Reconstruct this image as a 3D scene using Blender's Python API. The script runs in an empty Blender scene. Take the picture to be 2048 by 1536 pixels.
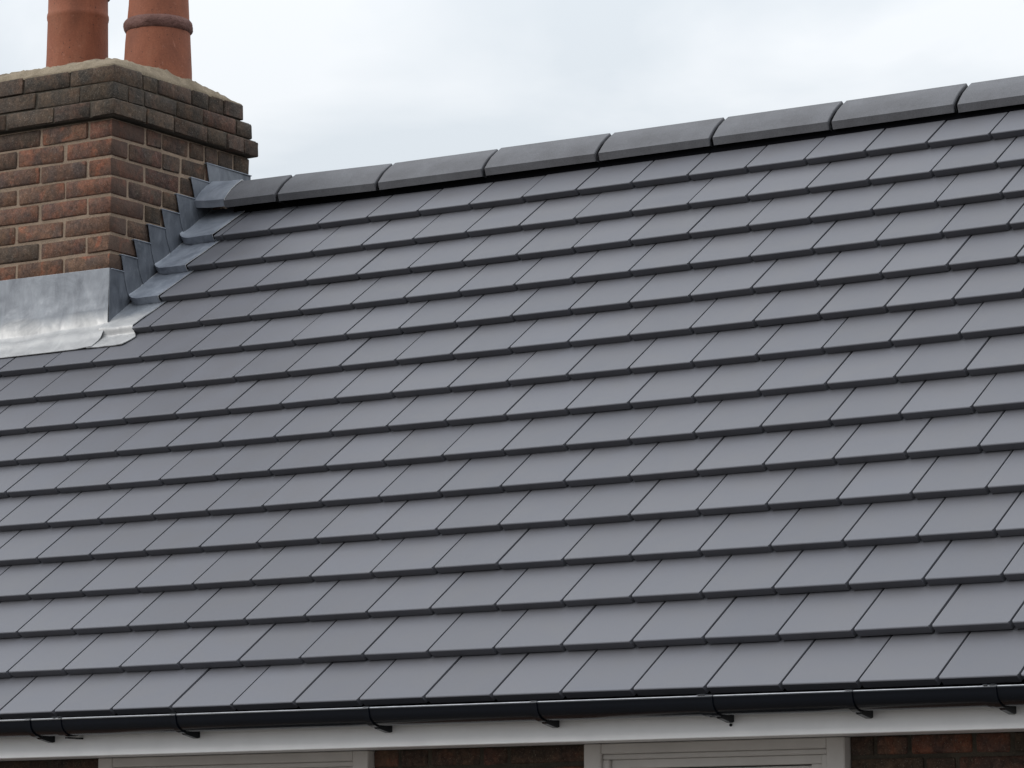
import bpy, bmesh, math, random
from mathutils import Vector, Matrix, noise
from math import sin, cos, tan, radians, pi

scene = bpy.context.scene
COL = scene.collection
random.seed(7)

# ------------------------------------------------------------------ camera
RM = ((0.8286605192415204, 0.5597509719177187, -0.0007702516103574094),
      (0.08209831497661176, -0.1201776965038957, 0.9893519029854942),
      (-0.5536981222005137, 0.8199000979998642, 0.14554112398713348))
cam_d = bpy.data.cameras.new('camera')
cam = bpy.data.objects.new('camera', cam_d)
COL.objects.link(cam)
m = Matrix((RM[0], RM[1], (-RM[2][0], -RM[2][1], -RM[2][2]))).transposed().to_4x4()
m.translation = Vector((6.772264, -10.436796, -2.550402))
cam.matrix_world = m
cam_d.sensor_width = 36.0
cam_d.lens = 6904.28 * 36.0 / 2048.0
cam_d.clip_start = 0.1
cam_d.clip_end = 2000
scene.camera = cam

# ------------------------------------------------------------------ sky and sun
SUN_DIR = Vector((-0.69, -0.57, 0.44)).normalized()
sun_el = math.asin(SUN_DIR.z)
sun_az = math.atan2(SUN_DIR.x, SUN_DIR.y)
world = bpy.data.worlds.new('World'); scene.world = world
world.use_nodes = True
nt = world.node_tree; N = nt.nodes; L = nt.links
N.clear()
wo = N.new('ShaderNodeOutputWorld'); bg = N.new('ShaderNodeBackground'); bg.inputs[1].default_value = 0.1
sky = N.new('ShaderNodeTexSky'); sky.sky_type = 'NISHITA'; sky.sun_disc = False
sky.sun_elevation = sun_el; sky.sun_rotation = sun_az
tc = N.new('ShaderNodeTexCoord')
sep = N.new('ShaderNodeSeparateXYZ'); L.new(tc.outputs['Generated'], sep.inputs[0])
# overcast dome: brighter towards the zenith  L = (1 + 2 sin e) / 3
mr = N.new('ShaderNodeMapRange'); mr.inputs['From Min'].default_value = 0; mr.inputs['From Max'].default_value = 1
mr.inputs['To Min'].default_value = 8.2; mr.inputs['To Max'].default_value = 27.0
pw = N.new('ShaderNodeMath'); pw.operation = 'POWER'; pw.inputs[1].default_value = 1.5
mxz = N.new('ShaderNodeMath'); mxz.operation = 'MAXIMUM'; mxz.inputs[1].default_value = 0.0
L.new(sep.outputs['Z'], mxz.inputs[0]); L.new(mxz.outputs[0], pw.inputs[0]); L.new(pw.outputs[0], mr.inputs['Value'])
mp = N.new('ShaderNodeMapping'); mp.inputs['Scale'].default_value = (1.0, 1.0, 1.9)
L.new(tc.outputs['Generated'], mp.inputs[0])
n1 = N.new('ShaderNodeTexNoise'); n1.inputs['Scale'].default_value = 8.5; n1.inputs['Detail'].default_value = 5; n1.inputs['Roughness'].default_value = 0.5
n1.inputs['Distortion'].default_value = 0.4
L.new(mp.outputs[0], n1.inputs['Vector'])
cr = N.new('ShaderNodeValToRGB')
cr.color_ramp.elements[0].position = 0.38; cr.color_ramp.elements[0].color = (0.775, 0.832, 0.885, 1)
cr.color_ramp.elements[1].position = 0.58; cr.color_ramp.elements[1].color = (0.945, 0.978, 1.012, 1)
L.new(n1.outputs['Fac'], cr.inputs[0])
mul = N.new('ShaderNodeMix'); mul.data_type = 'RGBA'; mul.blend_type = 'MULTIPLY'; mul.inputs[0].default_value = 1
L.new(cr.outputs[0], mul.inputs[6]); L.new(mr.outputs[0], mul.inputs[7])
mx = N.new('ShaderNodeMix'); mx.data_type = 'RGBA'; mx.inputs[0].default_value = 0.93
L.new(sky.outputs[0], mx.inputs[6]); L.new(mul.outputs[2], mx.inputs[7])
L.new(mx.outputs[2], bg.inputs[0]); L.new(bg.outputs[0], wo.inputs[0])

sun_d = bpy.data.lights.new('sun', 'SUN'); sun_d.energy = 1.5; sun_d.angle = radians(20); sun_d.color = (1.0, 0.97, 0.92)
sun = bpy.data.objects.new('sun', sun_d); COL.objects.link(sun)
sun.rotation_euler = SUN_DIR.to_track_quat('Z', 'Y').to_euler()
sun.location = (0, 0, 20)

vs = scene.view_settings
vs.view_transform = 'Standard'; vs.look = 'None'; vs.exposure = 0; vs.gamma = 1; vs.use_curve_mapping = False

# ------------------------------------------------------------------ node helpers
def new_mat(name, rough=0.6, metal=0.0, spec=0.5):
    mt = bpy.data.materials.new(name); mt.use_nodes = True
    b = mt.node_tree.nodes['Principled BSDF']
    b.inputs['Roughness'].default_value = rough; b.inputs['Metallic'].default_value = metal
    b.inputs['Specular IOR Level'].default_value = spec
    return mt, mt.node_tree, b

class G:
    """small wrapper for building node graphs"""
    def __init__(s, nt): s.nt = nt
    def n(s, t, **k):
        o = s.nt.nodes.new(t)
        for a, v in k.items():
            setattr(o, a, v)
        return o
    def l(s, a, b): s.nt.links.new(a, b)
    def coord(s, obj_random=True, scale=(1, 1, 1)):
        t = s.n('ShaderNodeTexCoord'); out = t.outputs['Object']
        mp = s.n('ShaderNodeMapping'); mp.inputs['Scale'].default_value = scale
        s.l(out, mp.inputs[0]); out = mp.outputs[0]
        if obj_random:
            oi = s.n('ShaderNodeObjectInfo')
            mlt = s.n('ShaderNodeVectorMath', operation='SCALE'); mlt.inputs[0].default_value = (37.1, 91.7, 53.3)
            s.l(oi.outputs['Random'], mlt.inputs['Scale'])
            ad = s.n('ShaderNodeVectorMath', operation='ADD'); s.l(out, ad.inputs[0]); s.l(mlt.outputs[0], ad.inputs[1]); out = ad.outputs[0]
        return out
    def noise(s, vec, scale, detail=4, rough=0.55, dist=0.0):
        o = s.n('ShaderNodeTexNoise'); o.inputs['Scale'].default_value = scale; o.inputs['Detail'].default_value = detail
        o.inputs['Roughness'].default_value = rough; o.inputs['Distortion'].default_value = dist
        s.l(vec, o.inputs['Vector']); return o.outputs['Fac']
    def ramp(s, fac, stops):
        r = s.n('ShaderNodeValToRGB'); e = r.color_ramp.elements
        while len(e) < len(stops): e.new(0.5)
        for i, (p, c) in enumerate(stops):
            e[i].position = p; e[i].color = (c, c, c, 1) if isinstance(c, (int, float)) else (*c, 1)
        s.l(fac, r.inputs[0]); return r.outputs[0]
    def mix(s, fac, a, b, mode='MIX'):
        o = s.n('ShaderNodeMix', data_type='RGBA', blend_type=mode)
        for ix, v in ((0, fac), (6, a), (7, b)):
            if hasattr(v, 'is_linked'): s.l(v, o.inputs[ix])
            elif isinstance(v, (int, float)): o.inputs[ix].default_value = v if ix == 0 else (v, v, v, 1)
            else: o.inputs[ix].default_value = (*v, 1)
        return o.outputs[2]
    def bump(s, h, strength, dist, b, prev=None):
        o = s.n('ShaderNodeBump'); o.inputs['Strength'].default_value = strength; o.inputs['Distance'].default_value = dist
        s.l(h, o.inputs['Height'])
        if prev is not None: s.l(prev, o.inputs['Normal'])
        if b is not None: s.l(o.outputs[0], b.inputs['Normal'])
        return o.outputs[0]
    def rnd(s): return s.n('ShaderNodeObjectInfo').outputs['Random']

# ------------------------------------------------------------------ materials
def mat_tile(edge=1.0):
    mt, nt, b = new_mat('tile_slate_grey', 0.5, 0, 0.2); g = G(nt)
    t = g.n('ShaderNodeTexCoord').outputs['Object']
    vec = g.coord()
    geo = g.n('ShaderNodeNewGeometry').outputs['Position']
    big = g.noise(geo, 1.3, 3, 0.6)
    mid = g.noise(vec, 6.5, 3, 0.55, 0.3)
    fine = g.noise(vec, 420, 3, 0.7)
    sy = g.n('ShaderNodeSeparateXYZ'); g.l(t, sy.inputs[0])
    my = g.n('ShaderNodeMath', operation='MULTIPLY_ADD'); my.inputs[1].default_value = -0.9; g.l(sy.outputs['Y'], my.inputs[0]); g.l(mid, my.inputs[2])
    c = g.ramp(my.outputs[0], [(0.20, (0.100, 0.100, 0.110)), (0.42, (0.103, 0.1045, 0.118)), (0.68, (0.106, 0.109, 0.125))])
    c = g.mix(g.ramp(big, [(0.3, 0.0), (0.7, 0.35)]), c, (0.107, 0.1055, 0.115))
    v = g.ramp(g.rnd(), [(0.0, 0.93), (1.0, 1.06)])
    c = g.mix(1.0, c, v, 'MULTIPLY')
    c = g.mix(1.0, c, g.ramp(fine, [(0.3, 0.93), (0.7, 1.06)]), 'MULTIPLY')
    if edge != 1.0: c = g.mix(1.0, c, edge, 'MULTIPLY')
    g.l(c, b.inputs['Base Color'])
    g.l(g.ramp(mid, [(0.2, 0.43), (0.8, 0.56)]), b.inputs['Roughness'])
    p = g.bump(g.noise(vec, 9, 2), 0.12, 0.004, None)
    g.bump(fine, 0.12, 0.0006, b, p)
    return mt

def mat_ridge():
    mt, nt, b = new_mat('ridge_concrete_grey', 0.62, 0, 0.2); g = G(nt)
    vec = g.coord()
    mid = g.noise(vec, 7, 5, 0.65); fine = g.noise(vec, 300, 4, 0.75)
    c = g.ramp(mid, [(0.3, (0.082, 0.081, 0.087)), (0.7, (0.116, 0.117, 0.127))])
    c = g.mix(1.0, c, g.ramp(fine, [(0.32, 0.7), (0.7, 1.28)]), 'MULTIPLY')
    g.l(c, b.inputs['Base Color'])
    g.bump(fine, 0.35, 0.001, b)
    return mt

def mat_brick(name, stops, patch, sootc, sootamt, orange, sidesoot=0):
    mt, nt, b = new_mat(name, 0.88, 0, 0.25); g = G(nt)
    vec = g.coord()
    base = g.ramp(g.rnd(), stops)
    n1 = g.noise(vec, 16, 5, 0.62, 0.6)
    c = g.mix(g.ramp(n1, [(0.44, 0.0), (0.60, 0.75)]), base, patch)
    n3 = g.noise(vec, 9, 3, 0.6, 1.0)
    c = g.mix(g.ramp(n3, [(0.56, 0.0), (0.66, orange)]), c, (0.25, 0.085, 0.045))
    n2 = g.noise(vec, 11.3, 4, 0.6)
    c = g.mix(g.ramp(n2, [(0.42, 0.0), (0.66, sootamt)]), c, sootc)
    fine = g.noise(vec, 120, 5, 0.75)
    c = g.mix(1.0, c, g.ramp(fine, [(0.3, 0.72), (0.72, 1.3)]), 'MULTIPLY')
    c = g.mix(1.0, c, g.ramp(g.noise(vec, 52, 4, 0.7, 0.8), [(0.34, 0.66), (0.66, 1.38)]), 'MULTIPLY')
    sc = g.noise(vec, 26, 5, 0.75, 2.0)
    c = g.mix(g.ramp(sc, [(0.60, 0.0), (0.72, 0.35)]), c, (0.22, 0.17, 0.15))
    sp = g.noise(vec, 260, 2, 0.6)
    c = g.mix(g.ramp(sp, [(0.62, 0.0), (0.74, 0.6)]), c, (0.33, 0.29, 0.24))
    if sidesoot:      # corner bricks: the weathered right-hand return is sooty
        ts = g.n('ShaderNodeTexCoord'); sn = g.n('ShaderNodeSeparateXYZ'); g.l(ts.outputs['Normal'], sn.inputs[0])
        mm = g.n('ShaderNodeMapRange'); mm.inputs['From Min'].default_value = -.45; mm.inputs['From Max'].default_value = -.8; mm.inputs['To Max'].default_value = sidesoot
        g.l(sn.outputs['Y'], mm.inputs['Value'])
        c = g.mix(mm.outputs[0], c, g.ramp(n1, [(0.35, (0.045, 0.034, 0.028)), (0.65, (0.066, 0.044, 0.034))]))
    g.l(c, b.inputs['Base Color'])
    p = g.bump(g.noise(vec, 38, 4, 0.7), 0.8, 0.006, None)
    g.bump(fine, 0.7, 0.0018, b, p)
    return mt

def mat_mortar(name, col, dark):
    mt, nt, b = new_mat(name, 0.95, 0, 0.15); g = G(nt)
    geo = g.n('ShaderNodeNewGeometry').outputs['Position']
    n1 = g.noise(geo, 12, 4, 0.6); fine = g.noise(geo, 170, 5, 0.8)
    c = g.mix(g.ramp(n1, [(0.35, 0.0), (0.7, 0.7)]), col, dark)
    c = g.mix(1.0, c, g.ramp(fine, [(0.3, 0.65), (0.7, 1.3)]), 'MULTIPLY')
    g.l(c, b.inputs['Base Color'])
    p = g.bump(g.noise(geo, 60, 3), 0.5, 0.003, None)
    g.bump(fine, 0.9, 0.003, b, p)
    return mt

def mat_terracotta(name, stops, dark=0.0):
    mt, nt, b = new_mat(name, 0.78, 0, 0.3); g = G(nt)
    vec = g.coord(scale=(1, 1, 0.45))
    v2 = g.coord()
    n1 = g.noise(vec, 9, 5, 0.6, 0.4); fine = g.noise(v2, 150, 4, 0.7)
    c = g.ramp(n1, stops)
    c = g.mix(g.ramp(g.noise(v2, 42, 4, 0.7), [(0.62, 0.0), (0.72, 0.35)]), c, (0.42, 0.2, 0.14))
    pit = g.ramp(g.noise(v2, 95, 2, 0.5), [(0.26, 1.0), (0.33, 0.0)])
    c = g.mix(pit, c, (0.07, 0.03, 0.02))
    c = g.mix(1.0, c, g.ramp(fine, [(0.3, 0.85), (0.7, 1.12)]), 'MULTIPLY')
    if dark: c = g.mix(dark, c, (0.05, 0.028, 0.024))
    g.l(c, b.inputs['Base Color'])
    p = g.bump(g.noise(v2, 30, 4, 0.7), 0.4 if not dark else 1.0, 0.004 if not dark else 0.012, None)
    g.bump(fine, 0.4, 0.001, b, p)
    return mt

def mat_lead(name, lo, hi, pale, palemix, zpale=None):
    mt, nt, b = new_mat(name, 0.5, 0.25, 0.5); g = G(nt)
    geo = g.n('ShaderNodeNewGeometry').outputs['Position']
    mp = g.n('ShaderNodeMapping'); mp.inputs['Scale'].default_value = (1, 1, 0.5); g.l(geo, mp.inputs[0])
    n1 = g.noise(mp.outputs[0], 11, 6, 0.65, 0.9); n2 = g.noise(mp.outputs[0], 34, 5, 0.7, 0.5); n3 = g.noise(geo, 6, 4, 0.6, 1.2)
    c = g.ramp(n1, [(0.3, lo), (0.68, hi)])
    c = g.mix(g.ramp(n2, [(0.5, 0.0), (0.75, 0.45)]), c, pale)
    c = g.mix(g.ramp(n3, [(0.42, 0.0), (0.6, palemix)]), c, pale)
    if zpale:
        sp = g.n('ShaderNodeSeparateXYZ'); g.l(geo, sp.inputs[0])
        ma = g.n('ShaderNodeMath', operation='MULTIPLY_ADD'); ma.inputs[1].default_value = 0.07; g.l(n3, ma.inputs[0]); g.l(sp.outputs['Z'], ma.inputs[2])
        mr_ = g.n('ShaderNodeMapRange'); mr_.inputs['From Min'].default_value = zpale + .035; mr_.inputs['From Max'].default_value = zpale - .012; g.l(ma.outputs[0], mr_.inputs['Value'])
        pc = g.ramp(n1, [(0.3, (0.27, 0.27, 0.275)), (0.7, (0.40, 0.398, 0.395))])
        c = g.mix(mr_.outputs[0], c, pc)
    g.l(c, b.inputs['Base Color'])
    g.l(g.ramp(n2, [(0.3, 0.4), (0.7, 0.62)]), b.inputs['Roughness'])
    g.bump(n3, 0.22, 0.010, b)
    return mt

def mat_plain(name, col, rough, spec=0.5, var=0.06, scale=20, bump=0.05, coat=0):
    mt, nt, b = new_mat(name, rough, 0, spec); g = G(nt)
    geo = g.n('ShaderNodeNewGeometry').outputs['Position']
    n = g.noise(geo, scale, 4, 0.6)
    c = g.mix(1.0, col, g.ramp(n, [(0.3, 1 - var), (0.7, 1 + var)]), 'MULTIPLY')
    g.l(c, b.inputs['Base Color'])
    g.bump(n, bump, 0.002, b)
    if coat: b.inputs['Coat Weight'].default_value = coat; b.inputs['Coat Roughness'].default_value = 0.08
    return mt

M = {}
M['tile'] = mat_tile(); M['tile_edge_highlight'] = mat_tile(1.25); M['tile_nose_highlight'] = mat_tile(1.08); M['ridge'] = mat_ridge()
M['brick_red'] = mat_brick('brick_red', [(0.0, (0.160, 0.066, 0.040)), (0.35, (0.120, 0.070, 0.045)), (0.7, (0.175, 0.068, 0.041)), (1.0, (0.095, 0.055, 0.038))],
                           (0.100, 0.058, 0.040), (0.052, 0.042, 0.040), 0.75, 0.5)
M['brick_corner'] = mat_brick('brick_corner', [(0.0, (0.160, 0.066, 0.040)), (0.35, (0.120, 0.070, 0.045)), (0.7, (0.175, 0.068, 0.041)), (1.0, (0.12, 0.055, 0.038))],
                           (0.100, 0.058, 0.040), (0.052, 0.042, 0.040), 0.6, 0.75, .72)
M['brick_brown'] = mat_brick('brick_brown', [(0.0, (0.095, 0.055, 0.038)), (0.4, (0.075, 0.050, 0.034)), (0.7, (0.11, 0.050, 0.036)), (1.0, (0.065, 0.046, 0.035))],
                             (0.060, 0.044, 0.032), (0.030, 0.026, 0.025), 0.65, 0.16)
M['brick_soot'] = mat_brick('brick_sooty', [(0.0, (0.080, 0.052, 0.035)), (0.4, (0.060, 0.042, 0.028)), (0.7, (0.080, 0.044, 0.032)), (1.0, (0.048, 0.036, 0.026))],
                            (0.042, 0.034, 0.026), (0.028, 0.026, 0.024), 0.6, 0.05)
M['mortar'] = mat_mortar('mortar_sand', (0.28, 0.21, 0.155), (0.19, 0.143, 0.107))
M['mortar_dark'] = mat_mortar('mortar_sooty', (0.085, 0.072, 0.056), (0.035, 0.031, 0.026))
M['flaunch'] = mat_mortar('flaunching_mortar', (0.24, 0.195, 0.14), (0.10, 0.08, 0.056))
M['pot'] = mat_terracotta('terracotta', [(0.3, (0.17, 0.058, 0.032)), (0.55, (0.235, 0.080, 0.043)), (0.75, (0.27, 0.108, 0.062))])
M['pot_band'] = mat_terracotta('terracotta_weathered', [(0.3, (0.10, 0.04, 0.03)), (0.7, (0.24, 0.12, 0.10))], 0.4)
M['lead'] = mat_lead('lead_sheet', (0.125, 0.140, 0.170), (0.225, 0.247, 0.29), (0.36, 0.385, 0.43), 0.3)
M['lead_apron'] = mat_lead('lead_apron', (0.105, 0.115, 0.135), (0.20, 0.215, 0.24), (0.30, 0.32, 0.35), 0.2, -.325)
M['lead_pale'] = mat_lead('lead_pale', (0.30, 0.31, 0.33), (0.42, 0.42, 0.43), (0.58, 0.57, 0.56), 0.55)
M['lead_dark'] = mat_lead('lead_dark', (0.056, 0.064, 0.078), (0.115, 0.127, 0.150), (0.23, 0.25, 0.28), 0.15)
M['underlay'] = mat_plain('black_underlay', (0.005, 0.005, 0.006), 1.0, 0.0)
M['gutter'] = mat_plain('gutter_black_plastic', (0.003, 0.0045, 0.008), 0.24, 0.28, 0.03, 5, 0.0)
M['rim'] = mat_plain('gutter_rim_highlight', (0.30, 0.305, 0.32), 0.4, 0.5, 0.25, 30, 0.0)  # sky highlight on the rim bead, painted as pale grey
M['white'] = mat_plain('fascia_white_paint', (0.82, 0.82, 0.83), 0.4, 0.4, 0.04, 8, 0.03)
M['frame'] = mat_plain('window_frame_paint', (0.56, 0.535, 0.51), 0.5, 0.3, 0.05, 12, 0.05)
M['ground'] = mat_plain('ground_paving', (0.11, 0.10, 0.09), 0.95, 0.1, 0.3, 0.7, 0.1)

def mat_glass():
    mt, nt, b = new_mat('window_glass', 0.05, 0, 0.6); g = G(nt)
    b.inputs['Base Color'].default_value = (0.02, 0.022, 0.025, 1)
    return mt
M['glass'] = mat_glass()
def mat_facing_wall():
    mt, nt, b = new_mat('brick_wall_lower', 0.9, 0, 0.2); g = G(nt)
    t = g.n('ShaderNodeTexCoord').outputs['Object']
    mp = g.n('ShaderNodeMapping'); mp.inputs['Rotation'].default_value = (radians(90), 0, 0); g.l(t, mp.inputs[0])
    br = g.n('ShaderNodeTexBrick'); br.inputs['Scale'].default_value = 1.0; br.inputs['Brick Width'].default_value = 0.234; br.inputs['Row Height'].default_value = 0.0761
    br.inputs['Mortar Size'].default_value = 0.006; br.inputs['Color1'].default_value = (0.14, 0.06, 0.04, 1); br.inputs['Color2'].default_value = (0.08, 0.05, 0.04, 1)
    br.inputs['Mortar'].default_value = (0.2, 0.17, 0.13, 1)
    g.l(mp.outputs[0], br.inputs['Vector']); g.l(br.outputs['Color'], b.inputs['Base Color'])
    return mt
M['wall_low'] = mat_facing_wall()

# ------------------------------------------------------------------ object helpers
def link(name, mesh, mat=None, parent=None, matrix=None):
    o = bpy.data.objects.new(name, mesh); COL.objects.link(o)
    if mat is not None and len(mesh.materials) == 0: mesh.materials.append(mat)
    if parent is not None: o.parent = parent
    if matrix is not None: o.matrix_local = matrix
    return o
def mesh_from(name, verts, faces, smooth=False):
    me = bpy.data.meshes.new(name); me.from_pydata([tuple(v) for v in verts], [], faces); me.update()
    bm = bmesh.new(); bm.from_mesh(me); bmesh.ops.recalc_face_normals(bm, faces=bm.faces); bm.to_mesh(me); bm.free()
    if smooth:
        for p in me.polygons: p.use_smooth = True
    return me
def empty(name, loc=(0, 0, 0), label=None, cat=None, group=None):
    o = bpy.data.objects.new(name, None); COL.objects.link(o); o.location = loc; o.empty_display_size = 0.2
    tag(o, label, cat, group); return o
def tag(o, label=None, cat=None, group=None, kind=None):
    if label: o['label'] = label
    if cat: o['category'] = cat
    if group: o['group'] = group
    if kind: o['kind'] = kind
    return o
def box_mesh(name, x0, x1, y0, y1, z0, z1, bev=0.0, seg=1):
    bm = bmesh.new(); bmesh.ops.create_cube(bm, size=1)
    for v in bm.verts: v.co = Vector(((x0 + x1) / 2 + v.co.x * (x1 - x0), (y0 + y1) / 2 + v.co.y * (y1 - y0), (z0 + z1) / 2 + v.co.z * (z1 - z0)))
    if bev: bmesh.ops.bevel(bm, geom=bm.edges[:], offset=bev, segments=seg, affect='EDGES')
    me = bpy.data.meshes.new(name); bm.to_mesh(me); bm.free(); return me
def extrude_profile(name, prof, x0, x1, closed=True, caps=True, smooth_ang=None, nx=1):
    """prof: (y,z) list, swept along X"""
    n = len(prof); vs_ = []; fs = []
    for i in range(nx + 1):
        xx = x0 + (x1 - x0) * i / nx
        vs_ += [(xx, y, z) for y, z in prof]
    for i in range(nx):
        for j in range(n if closed else n - 1):
            a = i * n + j; b = i * n + (j + 1) % n
            fs.append((a, b, b + n, a + n))
    if closed and caps:
        fs.append(tuple(range(n))); fs.append(tuple(nx * n + j for j in reversed(range(n))))
    me = mesh_from(name, vs_, fs)
    if smooth_ang is not None: shade_angle(me, smooth_ang)
    return me
def shade_angle(me, ang):
    for p in me.polygons: p.use_smooth = True
    bm = bmesh.new(); bm.from_mesh(me)
    for e in bm.edges:
        if len(e.link_faces) == 2 and e.calc_face_angle(0) > radians(ang): e.smooth = False
    bm.to_mesh(me); bm.free()

# ------------------------------------------------------------------ roof geometry
TH = 0.7371987933151861
S = 0.8; WT = 0.3
E_, HS = 0.263138, 0.4044
UO = [0.04149, 0.02175, 0.01096, 0.0029, -0.01387, -0.01963, -0.02244, -0.02476, -0.02768, -0.02691, -0.01591, -0.00963, -0.00601, 0.0296, 0.05894]
UA = [-0.00182, -0.00199, -0.00229, -0.00136, 0.00199, 0.00228, 0.00203, 0.00193, 0.00103, 0.00092, 0.00025, 0.0004, -0.00016, -0.00163, -0.00172]
SA = [0.00116, 0.00249, -0.00022, -0.0013, -0.00183, -0.00275, -0.00227, -0.00211, 0.00051, 0.00214, 0.00153, 0.00402, 0.00574, 0.00088, -0.008]
SB = [-0.00541, -0.00287, -0.00133, -0.00011, 0.0008, 0.0008, 0.00142, 0.00111, 0.00069, 0.00134, 0.00111, 0.0006, 0.00119, 0.00121, -0.00097]
SC = [0.00305, 0.0029, 0.00309, 0.00311, 0.00235, 0.00216, 0.00226, 0.00217, 0.00235, 0.00171, 0.0015, 0.00091, 0.00072, 0.00015, -0.00041]
def TX(n, k): return (n + k * HS + UO[k]) * WT * (1 + UA[k]) * S
def TS(X, k):
    q = max(-3.3, min(3.7, X / S)); return (-k * E_ + SA[k] + SB[k] * q + SC[k] * q * q) * S
def RP(X, s, h=0.0): return Vector((X, s * cos(TH) - h * sin(TH), s * sin(TH) + h * cos(TH)))
def SLOPE_S(X):  # upslope displacement of the gently uneven roof
    return TS(X, 0)
GAUGE = E_ * S
T_TH = 0.0290         # tile thickness
TILT = math.atan2(T_TH + 0.0022, GAUGE)
TLEN = GAUGE + 0.07

house = empty('brick_house', (0, -1.9, -4.6), 'brick house under the dark grey tiled pitched roof with white fascia and angular ridge', 'house')
H0 = Vector(house.location)

def tile_mesh(w):
    """flat interlocking tile: x 0..w, y 0(front)..TLEN, top at z 0; rounded front nose, small chamfers"""
    L_ = TLEN; t = T_TH; c = 0.0022; r = 0.0035; kx = 0.004
    # side profile (y,z) from back-top to front to back-bottom
    prof = [(L_, 0), (r * 1.1, 0), (r * 0.33, -r * 0.27), (0, -r), (0.0120, -t), (L_, -t)]
    vs_ = []; fs = []
    # x stations: outer chamfer, inner
    for xx, dz, dy, ix in ((0, -.0006, kx, .0022), (.0026, 0, 0.0, .0006), (w - .0008, 0, 0.0, -.0020), (w, -.0006, kx, -.0024)):
        for i, (y, z) in enumerate(prof):
            zz = z + (dz if i < 4 else 0)
            yy = y + (dy if 1 <= i <= 4 else 0)
            if i in (2, 3): zz = max(zz, -t + 0.002)
            vs_.append((xx + (ix if i in (2, 3, 4) else 0), yy, zz))
    n = len(prof)
    for i in range(3):
        for j in range(n - 1):
            a = i * n + j; fs.append((a, a + 1, a + 1 + n, a + n))
    fs.append(tuple(range(n))); fs.append(tuple(3 * n + j for j in reversed(range(n))))
    me = mesh_from('roof_tile', vs_, fs)
    return me
_tm = {}
def get_tile(w):
    key = round(w, 3)
    if key not in _tm:
        me = tile_mesh(key); _tm[key] = me
        for q in ('tile', 'tile_edge_highlight', 'tile_nose_highlight'): me.materials.append(M[q])
        for p in me.polygons:
            if p.index == 0: p.material_index = 1            # highlight along the exposed left arris, painted as a paler colour
            elif p.index in (1, 6, 11, 2, 7, 12) : p.material_index = 2  # light line on the nose bevel, painted slightly paler
    return _tm[key]
def cam_px(P):
    d = P - cam.matrix_world.translation
    v = [sum(RM[i][j] * d[j] for j in range(3)) for i in range(3)]
    if v[2] <= 0.1: return (-9999, -9999)
    return (1024 + 6904.28 * v[0] / v[2], 768 - 6904.28 * v[1] / v[2])
def tile_matrix(X0, X1, k, jit=True):
    A = RP(X0, TS(X0, k)); B = RP(X1, TS(X1, k))
    xd = (B - A).normalized(); nrm = RP(0, 0, 1)
    yd = nrm.cross(xd).normalized()
    Rm = Matrix((xd, yd, nrm)).transposed()
    jx = random.uniform(-1, 1) if jit else 0
    Rm = Rm @ Matrix.Rotation(-TILT + (random.gauss(0, 0.0016) if jit else 0), 3, 'X') @ Matrix.Rotation(random.gauss(0, 0.0022) if jit else 0, 3, 'Y') @ Matrix.Rotation(random.gauss(0, 0.0012) if jit else 0, 3, 'Z')
    mw = Rm.to_4x4(); mw.translation = A + nrm * (random.gauss(0, 0.0004) if jit else 0) + yd * (random.gauss(0, 0.0006) if jit else 0)
    return mw

CUT_X = {0: -1.712, 1: -1.714, 2: -1.718, 3: -1.722}    # right of the chimney's lead
GAP = 0.0074
Minv = Matrix.Translation(-H0)
tiles = 0; extra = []
for k in range(15):
    for n in range(-26, 24):
        X0, X1 = TX(n, k), TX(n + 1, k)
        w = X1 - X0 - GAP; xs = X0
        if k in CUT_X:
            if X1 <= CUT_X[k] + 0.012:
                if X0 > -2.86: continue      # under the chimney
                w = min(w, -2.835 - X0)
            elif X0 < CUT_X[k]:
                w = X1 - GAP - CUT_X[k]; xs = CUT_X[k]
        if X1 < -4.45 or X0 > 4.5: continue
        if X0 < -4.5: w = X1 - GAP + 4.5; xs = -4.5
        if X1 > 4.58: w = 4.58 - X0
        c = RP((X0 + X1) / 2, TS(X0, k) + 0.1); px = cam_px(c)
        if -190 < px[0] < 2230 and -150 < px[1] < 1700:
            mw = tile_matrix(xs, X1, k)
            link('roof_tile', get_tile(w), None, house, Minv @ mw); tiles += 1
        else:
            extra.append((xs, X1, k, w))
vs_, fs = [], []
for xs, X1, k, w in extra:
    mw = Minv @ tile_matrix(xs, X1, k); me = get_tile(w); o = len(vs_)
    vs_ += [mw @ v.co for v in me.vertices]; fs += [tuple(o + i for i in p.vertices) for p in me.polygons]
tag(link('roof_tile_field', mesh_from('roof_tile_field', vs_, fs), M['tile'], house), 'plain tiles of the same roof beyond the picture edges', None, None, 'stuff')
print('TILES', tiles)

RIDGE_Y = 0.24; RIDGE_Z = RIDGE_Y * tan(TH) - 0.02
# roof deck (dark underlay) - front and back slopes, gable fill
def hquad(name, pts, mat, th=0.01):
    vs2 = [p - H0 for p in pts]
    a, b, c = vs2[0], vs2[1], vs2[2]; nn = (b - a).cross(c - a).normalized() * -th
    v = vs2 + [p + nn for p in vs2]
    return link(name, mesh_from(name, v, [(0, 1, 2, 3), (7, 6, 5, 4), (0, 4, 5, 1), (1, 5, 6, 2), (2, 6, 7, 3), (3, 7, 4, 0)]), mat, house)
EAVE_S = -2.94
dk = [RP(-4.5, EAVE_S, -0.055), RP(4.6, EAVE_S, -0.055), RP(4.6, 0.28, -0.055), RP(-4.5, 0.28, -0.055)]
hquad('roof_underlay', dk, M['underlay'], 0.02)
bk = [Vector((4.6, 0.26, 0.145)), Vector((4.6, 2.9, 0.145 - 2.64 * tan(TH))), Vector((-4.5, 2.9, 0.145 - 2.64 * tan(TH))), Vector((-4.5, 0.26, 0.145))]
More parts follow.
